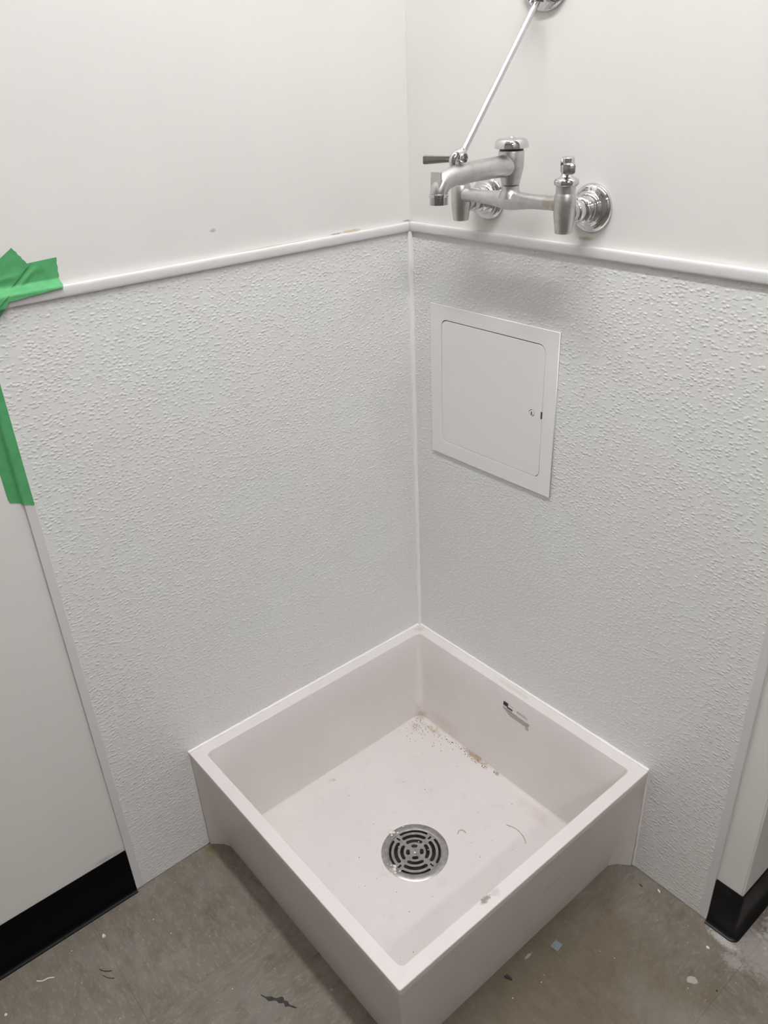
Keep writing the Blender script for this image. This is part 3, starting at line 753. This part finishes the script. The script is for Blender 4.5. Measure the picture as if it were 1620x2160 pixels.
b = bmesh.new(); add_box(b, -.0075, .0075, -.0085, .0085, .0003, .0014, .0004); o = build('plastic_square', b, M_FILM); o.location = (.6219, -.2376, 0); o.rotation_euler = (0, 0, .12)
tag(o, 'small square of blue-grey plastic lying on the tiles right of the mop sink', 'scrap')
chip('plaster_chip', 'white chip on the tiles below the left black baseboard', 'chip', .0511, -.8538, .0045, .0040, .003, .4, M_CHIPW, 3)
chip('plaster_chip', 'pale round chip on the tiles in front of the outside corner', 'chip', .8162, -.1125, .0095, .0075, .0012, .9, new_mat('grey_white_chip', srgb(176, 166, 160), .7), 5)
chip('plaster_chip', 'tiny white splinter on the tiles against the right panel', 'chip', .6812, -.0061, .0055, .0022, .002, -.5, M_CHIPW, 7)
chip('plaster_chip', 'pale crumb in the shadow along the left side of the mop sink', 'chip', .415, -.592, .004, .003, .0015, .4, new_mat('grey_chip', srgb(150, 142, 132), .7), 8)
chip('dark_scrap', 'small black scrap on the tiles close to the right side of the mop sink', 'scrap', .6034, -.346, .0095, .0042, .0022, .3, M_BITD, 9)
chip('dark_scrap', 'tiny dark bit on the tiles near the right wall panel', 'scrap', .6514, -.0211, .005, .0018, .0012, -.2, M_BITD, 10)
chip('dark_scrap', 'small black dot on the tiles between the pale chip and the picture edge', 'scrap', .8534, -.0974, .0022, .002, .0012, .2, M_BITD, 13)
chip('dark_scrap', 'brown-grey scrap wedged against the left side of the mop sink', 'scrap', .352, -.566, .011, .0030, .0012, .3, M_TWIG, 14)
chip('plaster_chip', 'tiny white crumb beside the black baseboard corner', 'chip', .8020, -.0390, .0035, .0028, .0018, .2, M_CHIPW, 15)
chip('plaster_chip', 'round white crumb at the lower left corner of the photo', 'chip', .0765, -1.0405, .0032, .0030, .0018, .2, M_CHIPW, 16)
def thread(name, label, cat, pts, r, mat):
    b = bmesh.new(); s_ = spline([(x, y, r+.0002) for x, y in pts], 6); add_tube(b, s_, r, 6); return tag(build(name, b, mat), label, cat)
thread('thread', 'white thread on the tiles at the lower left', 'thread', [(.0533, -.9794), (.060, -.972), (.062, -.962), (.0680, -.9530)], .0011, M_CHIPW)
thread('twig', 'upper of two short brown slivers on the lower left tiles', 'debris', [(.1075, -.8855), (.117, -.8800), (.1250, -.8700)], .0009, M_TWIG)
thread('twig', 'lower of two short brown slivers on the lower left tiles', 'debris', [(.1225, -.8850), (.133, -.8800), (.1410, -.8720)], .0007, M_TWIG)
b = bmesh.new(); s_ = spline([(.340, -.690, .0006), (.355, -.683, .0008), (.372, -.668, .0007), (.386, -.664, .0006), (.401, -.655, .0006)], 8)
L_, R_ = [], []
for i, p in enumerate(s_):
    wd = .0034*math.sin(math.pi*(i+.4)/(len(s_)+.2))**1.3*(1+.5*math.sin(i*.9)); L_.append(b.verts.new((p[0]-wd*.6, p[1]+wd, .0012))); R_.append(b.verts.new((p[0]+wd*.6, p[1]-wd, .0006)))
for i in range(len(s_)-1): b.faces.new((L_[i], L_[i+1], R_[i+1], R_[i]))
bmesh.ops.solidify(b, geom=b.faces[:], thickness=.0003)
tag(build('dark_flake', b, new_mat('dark_grey_flake', srgb(84, 84, 84), .6)), 'long dark grey flake on the tiles left of the front corner of the mop sink', 'scrap')
# grit
b = bmesh.new(); rnd = random.Random(21)
for i in range(200):
    x = rnd.uniform(0.01, 1.05); y = rnd.uniform(-1.15, -.02)
    if x < .63 and y > -.62: continue
    s = rnd.uniform(.0005, .0014)
    bmesh.ops.create_icosphere(b, subdivisions=1, radius=1, matrix=Matrix.Translation((x, y, s*.5)) @ Matrix.Diagonal((s, s*rnd.uniform(.6, 1.6), s*.5, 1)))
o = build('floor_grit', b, new_mat('pale_grit', srgb(190, 184, 174), .8)); tag(o, 'pale grit scattered over the vinyl tiles', 'dirt', kind='stuff')

# ------------------------------------------------------------------ ceiling lights: strip over the corner, added fill strip
def strip(label, x, y, length, width, power, rot=0, col=(.975, .985, 1, 1)):
    r = thing('ceiling_light', label, 'light', (x, y, CEIL), rot)
    b = bmesh.new(); add_box(b, -length/2-.02, length/2+.02, -width/2-.03, width/2+.03, -.045, -.0002, .004); build('housing', b, M_HOUSING, r)
    b = bmesh.new(); add_box(b, -length/2, length/2, -width/2, width/2, -.062, -.0452, .006); build('diffuser', b, emit('lit_diffuser', col, power), r, True)
strip('long ceiling strip light above the corner with the mop sink', .76, -.60, 1.2, .09, LIGHT_MAIN)
strip('added fill strip light, unseen, on the far part of the ceiling', 2.25, -1.3, 1.2, .09, LIGHT_FILL, math.pi/2)  # unseen fill, added to lift the sink's outer sides and lower left wall
